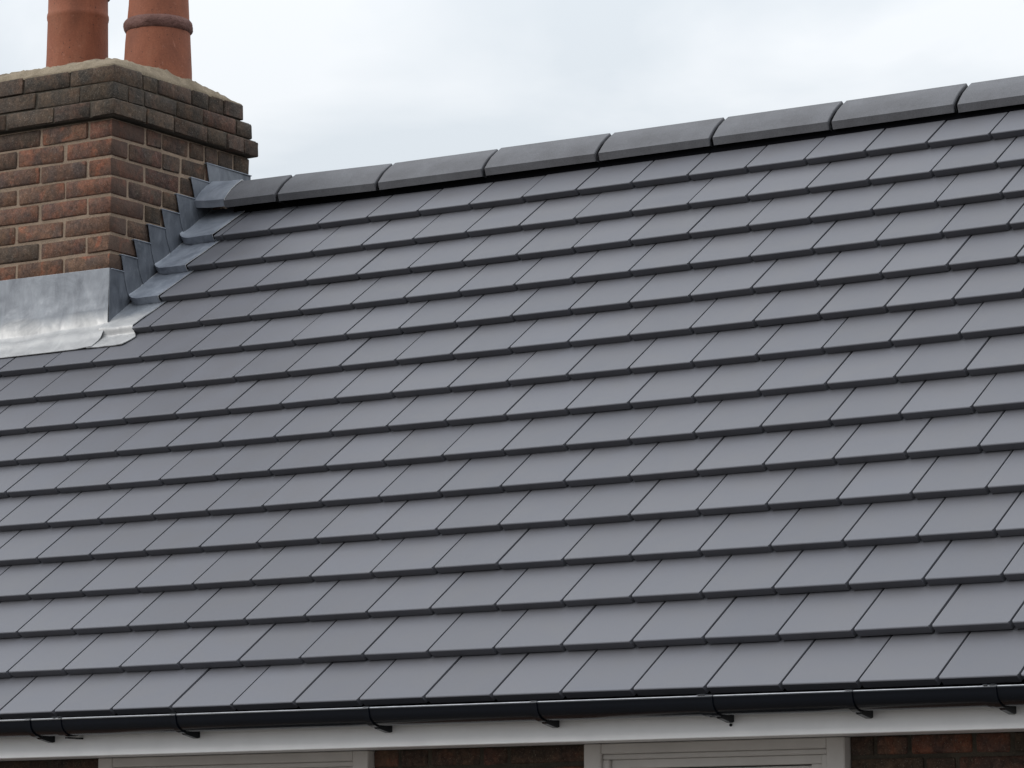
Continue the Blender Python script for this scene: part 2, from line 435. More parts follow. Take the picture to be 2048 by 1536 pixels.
o = hquad('rear_roof_slope', bk, M['tile'], 0.03)

# ------------------------------------------------------------------ ridge tiles
LIP = [(-1.763, .154), (-1.49, .150), (-.999, .138), (-.498, .134), (.013, .130), (.505, .128), (.996, .1257), (1.491, .126), (1.985, .126), (2.48, .126), (2.97, .126), (3.46, .126), (3.95, .126), (4.44, .126)]
LIP_REAR = [(-4.50, .150), (-4.01, .152), (-3.52, .154), (-3.03, .156), (-2.835, .156)]
PR = [(0.011, 0), (0, .027), (.021, .052), (.044, .076), (.077, .1015), (.112, .125)]
def ridge_profile(off=0.0, scale=1.0):
    top = [(y, z) for y, z in PR]
    full = top + [(2 * .112 - y, z) for y, z in reversed(top[:-1])]
    t = 0.014
    inner = [(max(y, t) if i < 2 else y + t * .55, z - (0 if i == 0 else t * .75)) for i, (y, z) in enumerate(PR)]
    inner[0] = (t, 0); inner[1] = (t, .022); inner[-1] = (.112, .125 - t)
    innf = inner + [(2 * .112 - y, z) for y, z in reversed(inner[:-1])]
    return full + list(reversed(innf))
def ridge_mesh(L_):
    me = extrude_profile('ridge_tile', ridge_profile(), 0, L_, True, True, None)
    bm = bmesh.new(); bm.from_mesh(me)
    # chamfer the end edges a little
    es = [e for e in bm.edges if abs(e.verts[0].co.x - e.verts[1].co.x) < 1e-6 and (e.verts[0].co.z + e.verts[1].co.z) > 0.0]
    bmesh.ops.bevel(bm, geom=es, offset=0.0025, segments=1, affect='EDGES')
    bm.to_mesh(me); bm.free(); shade_angle(me, 24)
    return me
for i, ((xa, za), (xb, zb)) in enumerate(list(zip(LIP, LIP[1:])) + list(zip(LIP_REAR, LIP_REAR[1:]))):
    g0 = 0.015
    ln = math.hypot(xb - xa, zb - za) - g0
    dz = random.gauss(0, 0.0012) if i else 0
    mw = Matrix.Translation(Vector((xa + g0 * .5, .13 + random.gauss(0, 0.001), za + dz)) - H0) @ Matrix.Rotation(-math.atan2(zb - za, xb - xa), 4, 'Y') @ Matrix.Rotation(random.gauss(0, 0.003), 4, 'X')
    me = ridge_mesh(ln)
    link('ridge_tile', me, M['ridge'], house, mw)
# bedding under the ridge, coloured black for the shade in gap and joints
pr_in = [(y + (0.02 if y < .112 else -0.02 if y > .112 else 0), z * .86 - (0.045 if z == 0 else 0.012)) for y, z in [(0, 0), (0, .027), (.020, .054), (.043, .080), (.073, .104), (.112, .125), (.151, .104), (.181, .08), (.204, .054), (.224, .027), (.224, 0)]]
vsr = []; fsr = []
for i, (xa, za) in enumerate(LIP):
    if i == 0: xa += .006
    fr = .010 + max(0, min(1, (za - .128) / .026)) * .04
    vsr += [Vector((xa, .13 + y + (fr if y < .1 else 0), za + z)) - H0 for y, z in pr_in]
n = len(pr_in)
for i in range(len(LIP) - 1):
    for j in range(n):
        a = i * n + j; b = i * n + (j + 1) % n; fsr.append((a, b, b + n, a + n))
b0_ = len(vsr)
for xa, za in (LIP_REAR[0], LIP_REAR[-1]): vsr += [Vector((xa, .13 + y, za + z)) - H0 for y, z in pr_in]
fsr += [(b0_ + j, b0_ + (j + 1) % n, b0_ + (j + 1) % n + n, b0_ + j + n) for j in range(n)]
link('ridge_bedding', mesh_from('ridge_bedding', vsr, fsr), M['underlay'], house)

# ------------------------------------------------------------------ chimney
random.seed(23)
PH = 0.03624310969185065
CC = Vector((-1.885, -0.400, 0))
ES = Vector((-sin(PH), cos(PH), 0)); EF = Vector((-cos(PH), -sin(PH), 0))
# local frame of the stack: local x = along the side face towards the back (b), local y = along the front face to the left (a), z up
CM = Matrix((ES, EF, Vector((0, 0, 1)))).transposed().to_4x4(); CM.translation = CC
chim = empty('chimney_stack', (0, 0, 0), 'weathered red and sooty brick chimney stack with corbelled top and lead flashing at its foot', 'chimney')
chim.matrix_world = CM
SD = 0.902; FW = 0.936        # side depth, front width
Z0 = 0.3614; CH = 0.0761
_bm = {}
def brick_mesh(lx, ly, lz, v, bev=.0052):
    key = (round(lx, 3), round(ly, 3), round(lz, 3), v, bev)
    if key in _bm: return _bm[key]
    rr = random.Random(hash(key) & 0xffff)
    bm = bmesh.new(); bmesh.ops.create_cube(bm, size=1)
    for q in bm.verts: q.co = Vector((q.co.x * lx, q.co.y * ly, q.co.z * lz))
    bmesh.ops.bevel(bm, geom=bm.edges[:], offset=bev, segments=1, affect='EDGES')
    for q in bm.verts: q.co += Vector((rr.gauss(0, .0011), rr.gauss(0, .0011), rr.gauss(0, .0013)))
    me = bpy.data.meshes.new('brick'); bm.to_mesh(me); bm.free()
    for p in me.polygons: p.use_smooth = True
    bm = bmesh.new(); bm.from_mesh(me)
    for e in bm.edges:
        if len(e.link_faces) == 2 and e.calc_face_angle(0) > radians(50): e.smooth = False
    bm.to_mesh(me); bm.free()
    _bm[key] = me; return me
def put_brick(parent, cx, cy, cz, lx, ly, lz, mat, jit=0.0016, noflip=False):
    me = brick_mesh(lx, ly, lz, random.randint(0, 2), .0038 if mat == 'brick_soot' else .0052)
    key = me.name + mat
    if key not in _bm:
        c = me.copy(); c.materials.clear(); c.materials.append(M[mat]); _bm[key] = c
    o = link('brick', _bm[key], None, parent)
    o.location = (cx + random.gauss(0, jit), cy + random.gauss(0, jit), cz + random.gauss(0, jit * .5))
    o.rotation_euler = (random.gauss(0, .004), random.gauss(0, .004), random.gauss(0, .006))
    if not noflip and random.random() < .5: o.rotation_euler.z += pi
    return o
JT = 0.0115; BD = 0.10   # joint, brick depth
def course(z0, z1, side_b, front_a, offs, matf, mats, matc, first_side, first_front, tops=True):
    """side_b: list of joint positions along side (start 0); front_a likewise. offs = projection"""
    JT = .0078 if offs else .0105
    zc = (z0 + z1) / 2; hz = (z1 - z0) - JT
    # corner brick occupies side 0..side_b[0] and front 0..front_a[0]
    b1 = side_b[0] - JT / 2; a1 = front_a[0] - JT / 2
    put_brick(chim, (b1 - offs) / 2, (a1 - offs) / 2, zc, b1 + offs, a1 + offs, hz, matc, .0008, True)
    for i in range(len(side_b) - 1):
        s0, s1 = side_b[i] + JT / 2, side_b[i + 1] - (JT / 2 if i < len(side_b) - 2 else 0)
        if s1 - s0 < .02: continue
        put_brick(chim, (s0 + s1) / 2, BD / 2 - offs, zc, s1 - s0, BD, hz, mats())
    for i in range(len(front_a) - 1):
        s0, s1 = front_a[i] + JT / 2, front_a[i + 1] - JT / 2
        put_brick(chim, BD / 2 - offs, (s0 + s1) / 2, zc, BD, s1 - s0, hz, matf())
def pick(*opts):
    def f():
        r = random.random(); a = 0
        for w_, m_ in opts:
            a += w_
            if r < a: return m_
        return opts[-1][1]
    return f
red = pick((.78, 'brick_red'), (.22, 'brick_brown')); brn = pick((.88, 'brick_brown'), (.12, 'brick_soot'))
soot = pick((.85, 'brick_soot'), (.15, 'brick_brown'))
sideA = [.213, .320, .495, .600, .689, .796, .902]     # starts with a stretcher on the side
sideB = [.107, .324, .442, .608, .72, .83, .902]
frontA = [.120, .357, .591, .825, .936]                # header on the front
frontB = [.234, .474, .708, .936]
for ci in range(-1, 10):       # course -1 sits just under the corbels
    z1 = Z0 - ci * CH; z0 = z1 - CH
    if ci == -1: z1 = 0.438
    even = (ci % 2 != 0)      # -1, 1, 3 ... : header on the front
    sb, fa = (list(sideA), list(frontA)) if even else (list(sideB), list(frontB))
    if ci == 1: sb = [.211, .436, .60, .72, .83, .902]
    if ci == 2: sb = [.108, .324, .50, .72, .83, .902]
    if ci > 6: fa = fa
    # below the roof the stack is hidden
    if ci > 7: continue
    mc = 'brick_corner'
    course(z0, z1, sb, fa, 0, red, brn, mc, 0, 0)
# corbel courses
course(.440, .509, [.178, .357, .577, .707, .826, .926], [.087, .273, .516, .75, .93], .030, soot, soot, 'brick_soot', 0, 0)
course(.509, .579, [.073, .176, .384, .557, .78, .888], [.151, .371, .60, .83, .93], .022, soot, soot, 'brick_soot', 0, 0)
course(.579, .650, [.170, .269, .489, .603, .703, .835], [.207, .439, .67, .93], .015, soot, soot, 'brick_soot', 0, 0)
# mortar core
def cbox(name, b0, b1, a0, a1, z0, z1, mat):
    return link(name, box_mesh(name, b0, b1, a0, a1, z0, z1), M[mat], chim)
cbox('mortar_joint', .0055, SD - .006, .0055, FW - .006, -0.9, .436, 'mortar')
cbox('mortar_joint', -.0225, .914, -.0225, FW + .02, .443, .508, 'mortar_dark')
cbox('mortar_joint', -.0145, .876, -.0145, FW + .015, .510, .578, 'mortar_dark')
cbox('mortar_joint', -.0075, .824, -.0075, FW + .01, .580, .648, 'mortar_dark')
cbox('mortar_joint', .008, SD - .01, .012, FW - .01, .430, .4425, 'mortar_dark')

# flaunching: mounded mortar
def flaunch():
    nb, na = 56, 60; b0, b1, a0, a1 = -.012, .828, -.012, FW + .01
    vs_ = []; fs = []
    for i in range(nb + 1):
        for j in range(na + 1):
            b = b0 + (b1 - b0) * i / nb; a = a0 + (a1 - a0) * j / na
            d = min(b - b0, a - a0, b1 - b, a1 - a)
            dbk = b1 - b
            f = lambda q, w_: 1 - (1 - min(1, max(0, q) / w_)) ** 1.9
            hb = .078 - .030 * min(1, (b - b0) / .5)
            h = .006 + hb * f(b - b0, .20) * (.25 + .75 * f(a - a0, .17)) * f(b1 - b, .12) * f(a1 - a, .2)
            for pa, pb, pr_ in ((.17, .5, .14), (.59, .5, .13)):
                h += .026 * max(0, 1 - max(0, math.hypot(a - pa, b - pb) - pr_) / .16) ** 1.3 * f(min(b - b0, a - a0, b1 - b), .10)
            nz = noise.noise(Vector((a * 14, b * 14, 0))) * .008 + noise.noise(Vector((a * 50, b * 50, 3))) * .009 + noise.noise(Vector((a * 150, b * 150, 3))) * .002
            edge = min(1, d / .03)
            vs_.append((b + (noise.noise(Vector((a * 30, b * 30, 9))) * .004 if edge < 1 else 0), a, .648 + (h + nz) * (0.25 + .75 * edge)))
    for i in range(nb):
        for j in range(na):
            p = i * (na + 1) + j; fs.append((p, p + 1, p + na + 2, p + na + 1))
    # skirt
    base = len(vs_)
    ring = [i * (na + 1) for i in range(nb + 1)] + [nb * (na + 1) + j for j in range(1, na + 1)] + [i * (na + 1) + na for i in range(nb - 1, -1, -1)] + [j for j in range(na - 1, 0, -1)]
    for r in ring: vs_.append((vs_[r][0], vs_[r][1], .640))
    for i in range(len(ring)):
        j = (i + 1) % len(ring); fs.append((ring[i], ring[j], base + j, base + i))
    return mesh_from('flaunching', vs_, fs, True)
link('flaunching', flaunch(), M['flaunch'], chim)

# ------------------------------------------------------------------ chimney pots
def lathe(name, prof, seg=72):
    vs_ = []; fs = []; n = len(prof)
    for i in range(seg):
        a = 2 * pi * i / seg
        vs_ += [(r * cos(a), r * sin(a), z) for r, z in prof]
    for i in range(seg):
        for j in range(n - 1):
            p = i * n + j; q = ((i + 1) % seg) * n + j; fs.append((p, q, q + 1, p + 1))
    return mesh_from(name, vs_, fs, True)
def rough(me, amp, sc, zmin=-9, zmax=9):
    for v in me.vertices:
        if zmin < v.co.z < zmax:
            d = noise.noise(v.co * sc) * amp + noise.noise(v.co * sc * 2.7) * amp * .5
            r = math.hypot(v.co.x, v.co.y)
            if r > 1e-4: v.co.x *= 1 + d / r; v.co.y *= 1 + d / r
def pot(a, b, label, kind):
    base = CM @ Vector((b, a, .66))
    t = empty('chimney_pot', base, label, 'chimney pot', 'terracotta chimney pots')
    if kind == 1:
        H = .72
        prof = [(.1305, 0), (.130, .05), (.1265, .2), (.1245, .345), (.1268, .352), (.1278, .362), (.1268, .372), (.1235, .380), (.1225, .43)]
        prof += [(.122, .44), (.1215, .60), (.121, H), (.105, H), (.105, 0)]
        me = lathe('pot_body', prof); rough(me, .0012, 9)
        link('pot_body', me, M['pot'], t)
        cp = [(.121 , .445), (.131, .448), (.134, .462), (.131, .477), (.121, .48)]
        me = lathe('collar', cp); rough(me, .0016, 25); link('collar', me, M['pot_band'], t)
        rp = [(.1195, .66), (.135, .665), (.137, .70), (.132, .735), (.105, .735), (.104, .66)]
        link('rim', lathe('rim', rp), M['pot'], t)
    else:
        H = .66
        prof = [(.1405, 0), (.1385, .08), (.1325, .20), (.1285, .26), (.1255, .30), (.122, .36), (.118, .46), (.112, H), (.096, H), (.096, 0)]
        me = lathe('pot_body', prof); rough(me, .0016, 12)
        link('pot_body', me, M['pot'], t)
        cp = [(.122 + .0 + .0195 * max(-.3, cos(q)), .266 + .0285 * sin(q)) for q in [pi * (i / 12 - .5) * 1.25 for i in range(13)]]
        me = lathe('collar', cp, 120); rough(me, .0042, 34); link('collar', me, M['pot_band'], t)
        rp = [(.111, .60), (.128, .605), (.130, .64), (.125, .675), (.096, .675), (.095, .60)]
        link('rim', lathe('rim', rp), M['pot'], t)
pot(.17, .50, 'tapered terracotta pot with a thick dark rounded collar, right one on the chimney', 2)
pot(.59, .50, 'smoother terracotta pot with a thin raised ring, left one on the chimney', 1)

# ------------------------------------------------------------------ lead flashing (parts of the chimney)
lead = link('lead_flashing', mesh_from('lead_core', [(0, 0, 0), (0, 0.001, 0), (0, 0, 0.001)], [(0, 1, 2)]), None, chim) if False else None
def add_solid(me, th):
    bm = bmesh.new(); bm.from_mesh(me)
    bmesh.ops.solidify(bm, geom=bm.faces[:], thickness=th); bm.to_mesh(me); bm.free()
def grid_mesh(name, fn, nu, nv, th=0.0022):
    vs_ = [fn(i / nu, j / nv) for i in range(nu + 1) for j in range(nv + 1)]
    fs = [(i * (nv + 1) + j, i * (nv + 1) + j + 1, (i + 1) * (nv + 1) + j + 1, (i + 1) * (nv + 1) + j) for i in range(nu) for j in range(nv)]
    me = bpy.data.meshes.new(name); me.from_pydata([tuple(v) for v in vs_], [], fs); me.update()
    for p in me.polygons: p.use_smooth = True
    return me
CMI = CM.inverted()
def cl(P): return CMI @ P
def solid_obj(name, me, mat, th=0.0025, parent=None):
    bm = bmesh.new(); bm.from_mesh(me)
    # build thickness towards -normal
    geom = bm.faces[:]
    bmesh.ops.solidify(bm, geom=geom, thickness=th)
    bmesh.ops.recalc_face_normals(bm, faces=bm.faces)
    if mat is not None:
        me.materials.append(mat); me.materials.append(M['lead_pale'])
        for f_ in bm.faces:
            if min(e.calc_length() for e in f_.edges) < th * 1.15 and f_.calc_area() < th * 1.3 * max(e.calc_length() for e in f_.edges): f_.material_index = 1  # polished cut edges: their highlight is put in as paler lead colour
    bm.to_mesh(me); bm.free()
    shade_angle(me, 40)
    return link(name, me, mat, parent or chim)

# roof surface height under the lead (top of row k tile at slope position s)
def row_h(s, k, X=-1.8):
    sf = TS(X, k); return -(s - sf) * tan(TILT)

# front apron: upstand on the brick face, crease, then dressed down over the tiles
A_TOPZ = -.160; A_S1 = -.712
def apron(u, v):
    # u along the front: 0 at the chimney corner ... 1 beyond left; v down the sheet
    X = -1.868 + (-2.95 + 1.868) * u
    if v < .52: X = max(-2.95, min(-1.8795, X))
    a = (CC.x - X)
    yface = CC.y + EF.y * a - .004          # brick front (slightly turned)
    bl = noise.noise(Vector((X * 5, v * 3, 1))) * .006 + noise.noise(Vector((X * 17, v * 9, 4))) * .0022
    zc = (yface) * tan(TH) + .030          # crease level above roof
    if v < .5:
        t = v / .5
        z = A_TOPZ + (zc + .01 - A_TOPZ) * t
        y = yface - .001 - .004 * t * t + bl * t * .8 - .003
        return (X, y, z)
    t = (v - .5) / .5
    s0 = yface / cos(TH) - .012; s = s0 + (A_S1 - s0) * t
    h = row_h(s, 4) + .005 + .032 * (1 - t) ** 3 + (bl * 1.3 + .003) * (1 - t) * min(1, t * 5) + .009 * math.exp(-((t - .35) / .16) ** 2) + .005 * max(0, min(1, (X + 1.95) / .06))
    P = RP(X, s, h)
    if t < .12: P.y = min(P.y, yface - .005)
    return (P.x, P.y, P.z)
me = grid_mesh('apron', apron, 60, 48)
E_CORN = [(-1.873, -.559), (-1.853, -.617), (-1.856, -.651), (-1.869, -.714)]
bm = bmesh.new(); bm.from_mesh(me); bmesh.ops.transform(bm, matrix=CMI, verts=bm.verts); bm.to_mesh(me); bm.free()
apron_o = solid_obj('lead_apron', me, M['lead_apron'], .0025)
# folded top edge of the apron
me = box_mesh('lead_fold', -.0075, .002, 0.0, 1.0, -.004, .0015, .0015)
o = link('lead_fold', me, M['lead_pale'], chim); o.location = (0, 0, A_TOPZ)

# soakers: one lead piece per tile course against the side of the stack
def soaker(k, s_front, s_back, xr0, xr1, last=False):
    def fn(u, v):
        # u across: 0 = right edge ... 1 = up the wall ; v: 0 = back ... 1 = front, then nose down
        vv = v / .9 if v < .9 else 1
        s = s_back + (s_front - s_back) * vv
        xr = xr1 + (xr0 - xr1) * vv
        xw = CC.x + ES.x * ((s * cos(TH) - CC.y)) + .004
        cove = .055
        h = row_h(s, k) + .0035
        flat = .68
        if u < flat:
            X = xr + (xw + cove - xr) * (u / flat); hh = h
            ds = 0
        else:
            q = (u - flat) / (1 - flat); an = q * pi / 2 * .96
            X = xw + cove - cove * sin(an); hh = h + .006 * (1 - cos(an))
            ds = .042 * q ** 1.5
        s2 = s + ds * max(0, (vv - .6) / .4)
        hh += noise.noise(Vector((X * 22, s * 16, k))) * .0016
        if v > .9:
            f = (v - .9) / .1
            hh -= (T_TH - .002) * f; s2 -= .0025 * min(1, f * 3)
        return cl(RP(X, s2, hh))
    me = grid_mesh('soaker', fn, 22, 20)
    return solid_obj('lead_soaker', me, M['lead'], .003)
soaker(0, .026, .30, -1.7155, -1.694)
soaker(1, -.191, .05, -1.7175, -1.690)
soaker(2, -.406, -.17, -1.7215, -1.6945)
# corner piece: the lowest soaker runs down over the apron and turns the corner
def corner(u, v):
    s = -.38 + (-.714 + .38) * v
    # left boundary follows the dividing line with the apron
    if s > -.545: xl = CC.x + ES.x * (s * cos(TH) - CC.y) + .004
    else:
        pts = [(-.545, -1.884), (-.559, -1.893), (-.617, -1.893), (-.651, -1.893), (-.714, -1.893)]
        xl = pts[-1][1]
        for (sa, xa), (sb, xb) in zip(pts, pts[1:]):
            if sb <= s <= sa: xl = xa + (xb - xa) * (sa - s) / (sa - sb); break
    if s > -.606: xr = -1.697 + (-1.7255 + 1.697) * min(1, (-.38 - s) / .226)
    elif s > -.650: xr = -1.7255 + (-1.694 + 1.7255) * (-.606 - s) / .044 
    else: xr = -1.694 + (-1.716 + 1.694) * ((-.650 - s) / .064) ** 1.2
    X = xr + (xl - xr) * u
    t = max(0, min(1, (s + .628) / .03)); t = t * t * (3 - 2 * t)
    h3 = row_h(s, 3) + .0035; h4 = row_h(s, 4) + .0042
    h = h4 + (h3 - h4) * t
    q = max(0, (u - .66) / .34)
    wall = max(0, min(1, (s + .58) / .06))
    h += .007 * q ** 2.2 * (.3 + .7 * wall)
    h += noise.noise(Vector((X * 20, s * 16, 7))) * .003 * (1 - .6 * wall)
    return cl(RP(X, s, h))
me = grid_mesh('corner', corner, 24, 70)
solid_obj('lead_corner', me, M['lead_apron'], .003)

# stepped flashing up the side, one piece per brick course
foot = [(-.02, -.385), (.009, -.367), (.136, -.250), (.304, -.103), (.449, .024), (.662, .207), (.93, .44)]
def footz(b):
    for (b0, z0), (b1, z1) in zip(foot, foot[1:]):
        if b0 <= b <= b1: return z0 + (z1 - z0) * (b - b0) / (b1 - b0)
    return foot[-1][1]
teeth = [(0.0, -.1625, .077), (.058, -.0975, .161), (.136, -.025, .243), (.223, .050, .335), (.310, .125, .426), (.402, .2025, .525), (.496, .286, .619), (.599, .3635, .905)]
for i, (b0, zt, b1) in enumerate(teeth):
    bin_ = teeth[i - 1][2] if i else 0.0           # where the left edge meets the previous step
    zin = teeth[i - 1][1] if i else footz(0)
    left = []
    if i == 0: left = [(-.0125, zt), (-.0125, footz(0) - .004)]
    else:
        left = [(b0, zt), (b0 + (bin_ - b0) * .5, (zt + zin) / 2), (bin_, zin)]
        bf = bin_ + .038; zf = footz(bf)
        for t in (.3, .6, .85, 1.0):
            left.append((bin_ + .038 * t ** 1.6 , zin + (zf - zin) * t))
    bl_, zl_ = left[-1]
    right_b = b1 + .075 if i < len(teeth) - 1 else b1
    btm = [(bl_ + (right_b - bl_) * t, footz(bl_ + (right_b - bl_) * t) - .010) for t in (.25, .5, .75, 1.0)]
    if i == len(teeth) - 1:
        btm = [(bl_ + (.86 - bl_) * t, footz(bl_ + (.86 - bl_) * t) - .02) for t in (.15, .3, .45)] + [(.905, .27)]
    top = [(right_b, zt if i == len(teeth) - 1 else zt - .05), (b1, zt)]
    poly = left + btm + top
    def off(b, z):
        lap = max(0, min(1, (b - b0) / max(.01, right_b - b0)))
        return -.0100 + .0048 * lap - .0006 * sin(b * 60 + i)
    vsf = [(b, off(b, z), z) for b, z in poly] + [(b, off(b, z) + .0022, z) for b, z in poly]
    n = len(poly)
    fs = [tuple(range(n)), tuple(range(2 * n - 1, n - 1, -1))] + [(j, (j + 1) % n, (j + 1) % n + n, j + n) for j in range(n)]
    me = mesh_from('step', vsf, fs)
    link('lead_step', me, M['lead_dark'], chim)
    # turned-in fold along the top of each step
    me = box_mesh('fold', b0 + .001, b1, -.0112, .004, zt - .0015, zt + .0025, .001)
    link('lead_fold', me, M['lead'], chim)

# saddle over the end of the ridge
def saddle(u, v):
    full = [(y, z) for y, z in PR] + [(2 * .112 - y, z) for y, z in reversed(PR[:-1])]
    fi = v * (len(full) - 1); i = min(int(fi), len(full) - 2); f = fi - i
    y = full[i][0] + (full[i + 1][0] - full[i][0]) * f; z = full[i][1] + (full[i + 1][1] - full[i][1]) * f
    y = (y - .112) * 1.03 + .112; z = z * 1.02 + .0035
    Yc = .13 + y
    xw = CC.x + ES.x * (Yc - CC.y) + .004
    xr = -1.748
    q = u                                # 0 = ridge end, 1 = wall
    X = xr + (xw - xr) * q
    up = max(0, (q - .30) / .70)
    dz = .010 * q ** 2.0
    # push outward along the profile normal near the wall
    dy = -(.112 - y) / .112 * .004 * up ** 2
    return cl(Vector((X, Yc + dy, .1555 + z + dz)))
me = grid_mesh('saddle', saddle, 18, 40)
solid_obj('lead_saddle', me, M['lead'], .003)

# ------------------------------------------------------------------ eaves: fascia, soffit
FY = -2.145
def hbox(name, x0, x1, y0, y1, z0, z1, mat, bev=0.0, parent=None):
    me = box_mesh(name, x0 - H0.x, x1 - H0.x, y0 - H0.y, y1 - H0.y, z0 - H0.z, z1 - H0.z, bev)
    return link(name, me, M[mat], parent or house)
hbox('fascia_board', -4.45, 4.55, FY, FY + .019, -2.127, -2.045, 'white', .002)
hbox('eaves_gap_shade', -4.45, 4.55, FY - .001, FY + .03, -2.0445, -1.99, 'underlay')  # black strip: shade of the eaves gap put into its colour
hbox('soffit_board', -4.45, 4.55, FY + .0195, -1.86, -2.1225, -2.1135, 'white')
hbox('eaves_felt', -4.45, 4.55, -2.17, -2.10, -2.030, -2.027, 'underlay')

# ------------------------------------------------------------------ wall, bricks, windows
WY = -1.90
WIN = [(-.582, .496), (1.278, 2.141)]
def boxes(name, lst, mat):
    vb = []; fb = []
    for x0, x1, y0, y1, z0, z1 in lst:
        o_ = len(vb); me_ = box_mesh('b', x0 - H0.x, x1 - H0.x, y0 - H0.y, y1 - H0.y, z0 - H0.z, z1 - H0.z)
        vb += [v.co.copy() for v in me_.vertices]; fb += [tuple(o_ + i for i in p.vertices) for p in me_.polygons]
    return link(name, mesh_from(name, vb, fb), M[mat], house)
piers = [(-4.3, -.583), (.497, 1.277), (2.142, 4.4)]
wall = boxes('wall', [(a, b, WY + .006, WY + .25, -4.6, -2.1) for a, b in piers] + [(a, b, WY + .0065, WY + .249, -4.6, -3.342) for a, b in WIN], 'mortar_dark')
boxes('wall_facing', [(a, b, WY - .001, WY + .005, -4.6, -2.40) for a, b in piers] + [(a, b, WY - .001, WY + .0055, -4.6, -3.342) for a, b in WIN]
      + [(-4.3, -1.052, WY - .001, WY + .005, -2.399, -2.124), (3.102, 4.4, WY - .001, WY + .005, -2.399, -2.124)], 'wall_low')
wallbed = [-2.181, -2.257, -2.333, -2.409]
def brick_run(x0, x1, z0, z1, joints):
    js = [x0] + [j for j in joints if x0 + .03 < j < x1 - .03] + [x1]
    for a, b in zip(js, js[1:]):
        a2 = a + (0.006 if a != x0 else 0); b2 = b - (0.006 if b != x1 else 0)
        o = put_brick(wall, (a2 + b2) / 2 - H0.x, WY + .05 - H0.y, (z0 + z1) / 2 - H0.z, b2 - a2, .1, z1 - z0, random.choice(['brick_soot', 'brick_brown', 'brick_red', 'brick_brown']), .001)
def joints(ph, rng):
    out = []; x = -4 + ph
    while x < 4.3:
        out.append(x); x += random.choice([.234, .234, .117])
    return out
panels = [(-1.05, -.586), (.500, 1.274), (2.145, 3.1)]
for (p0, p1) in panels:
    for r, (z1, z0) in enumerate([(-2.124, -2.175), (-2.187, -2.251), (-2.263, -2.327), (-2.339, -2.40)]):
        if r == 0: J = [-.82, .594, .704, .894, .992, 2.221, 2.326, 2.525, 2.64, 2.87]
        elif r == 1: J = [-.70, -.93, .56, .78, .90, 1.13, 2.374, 2.474, 2.70, 2.82]
        else: J = joints(.1 * r, None)
        brick_run(p0, p1, z0, z1, J)
def window(x0, x1):
    f = hbox('window', x0, x1, WY - .045, WY + .03, -3.30, -2.1235, 'frame')    # blank body is cut by parts in front
    bpy.data.objects.remove(f)
    w = x1 - x0; zt = -2.124; zb = -3.3
    # outer casing
    root = hbox('window', x0, x0 + .058, WY - .030, WY + .07, zb, zt, 'frame', .003)
    hbox('casing_board', x1 - .058, x1, WY - .030, WY + .07, zb, zt, 'frame', .003, root).matrix_parent_inverse = Matrix()
    hbox('casing_board', x0 + .0582, x1 - .0582, WY - .028, WY + .07, zt - .030, zt, 'frame', .003, root)
    hbox('moulding', x0 + .0582, x1 - .0582, WY - .018, WY + .06, zt - .046, zt - .0305, 'frame', .003, root)
    hbox('moulding', x0 + .0582, x0 + .080, WY - .018, WY + .06, zb + .05, zt - .0465, 'frame', .003, root)
    hbox('moulding', x1 - .080, x1 - .0582, WY - .018, WY + .06, zb + .05, zt - .0465, 'frame', .003, root)
    # sash
    hbox('sash', x0 + .0805, x1 - .0805, WY - .004, WY + .04, zt - .072, zt - .0465, 'frame', .002, root)
    hbox('sash', x0 + .0805, x0 + .120, WY - .004, WY + .04, zb + .05, zt - .0725, 'frame', .002, root)
    hbox('sash', x1 - .120, x1 - .0805, WY - .004, WY + .04, zb + .05, zt - .0725, 'frame', .002, root)
    hbox('sash', x0 + .1205, x1 - .1205, WY + .012, WY + .04, zt - .13, zt - .076, 'frame', .002, root)
    hbox('pane', x0 + .1205, x1 - .1205, WY + .02, WY + .026, zb + .08, zt - .1305, 'glass', 0, root)
    hbox('sill', x0 - .03, x1 + .03, WY - .07, WY + .1, zb - .04, zb, 'frame', .004, root)
for x0, x1 in WIN: window(x0, x1)

# ------------------------------------------------------------------ gutter
gut = empty('gutter', (0, -2.21, -2.02), 'glossy black half round plastic gutter clipped along the white fascia under the tiles', 'gutter')
GL = Vector(gut.location)
GC = (-2.2085, -2.0205); GR = .0565; DEP = .047
def gz(X): return -.0022 * (X - .7)
def gprofile(r, t, dep, rim=True):
    out = []
    for i in range(19):
        a = pi * i / 18
        out.append((GC[0] - r * cos(a), GC[1] - dep * sin(a) ** .8))
    inn = []
    for i in range(18, -1, -1):
        a = pi * i / 18
        inn.append((GC[0] - (r - t) * cos(a), GC[1] - (dep - t) * sin(a) ** .8))
    if rim:
        # bead along the front rim
        y0 = GC[0] - r
        bead = [(y0 + .0075, GC[1] + .001), (y0 + .0080, GC[1] + .0052), (y0 + .0040, GC[1] + .0062), (y0 - .0010, GC[1] + .0040), (y0 - .0024, GC[1] + .0010), (y0 - .0006, GC[1] - .002)]
        return out[1:] + inn[:-1] + bead
    return out + inn
def gpiece(name, x0, x1, r, t, dep, parent, rim=True, mat='gutter'):
    pf = [(y - GL.y, z - GL.z) for y, z in gprofile(r, t, dep, rim)]
    me = extrude_profile(name, pf, x0, x1, True, True, 35)
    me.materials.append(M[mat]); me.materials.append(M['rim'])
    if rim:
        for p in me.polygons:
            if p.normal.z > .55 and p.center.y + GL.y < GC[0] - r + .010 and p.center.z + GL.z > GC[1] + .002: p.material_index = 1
    for v in me.vertices: v.co.z += gz(v.co.x)
    return link(name, me, M[mat], parent)
joins = [-.463, 1.886, 2.757]
xs = [-4.4] + joins + [4.5]
for a, b in zip(xs, xs[1:]): gpiece('gutter_length', a + .002, b - .002, GR, .0025, DEP, gut)
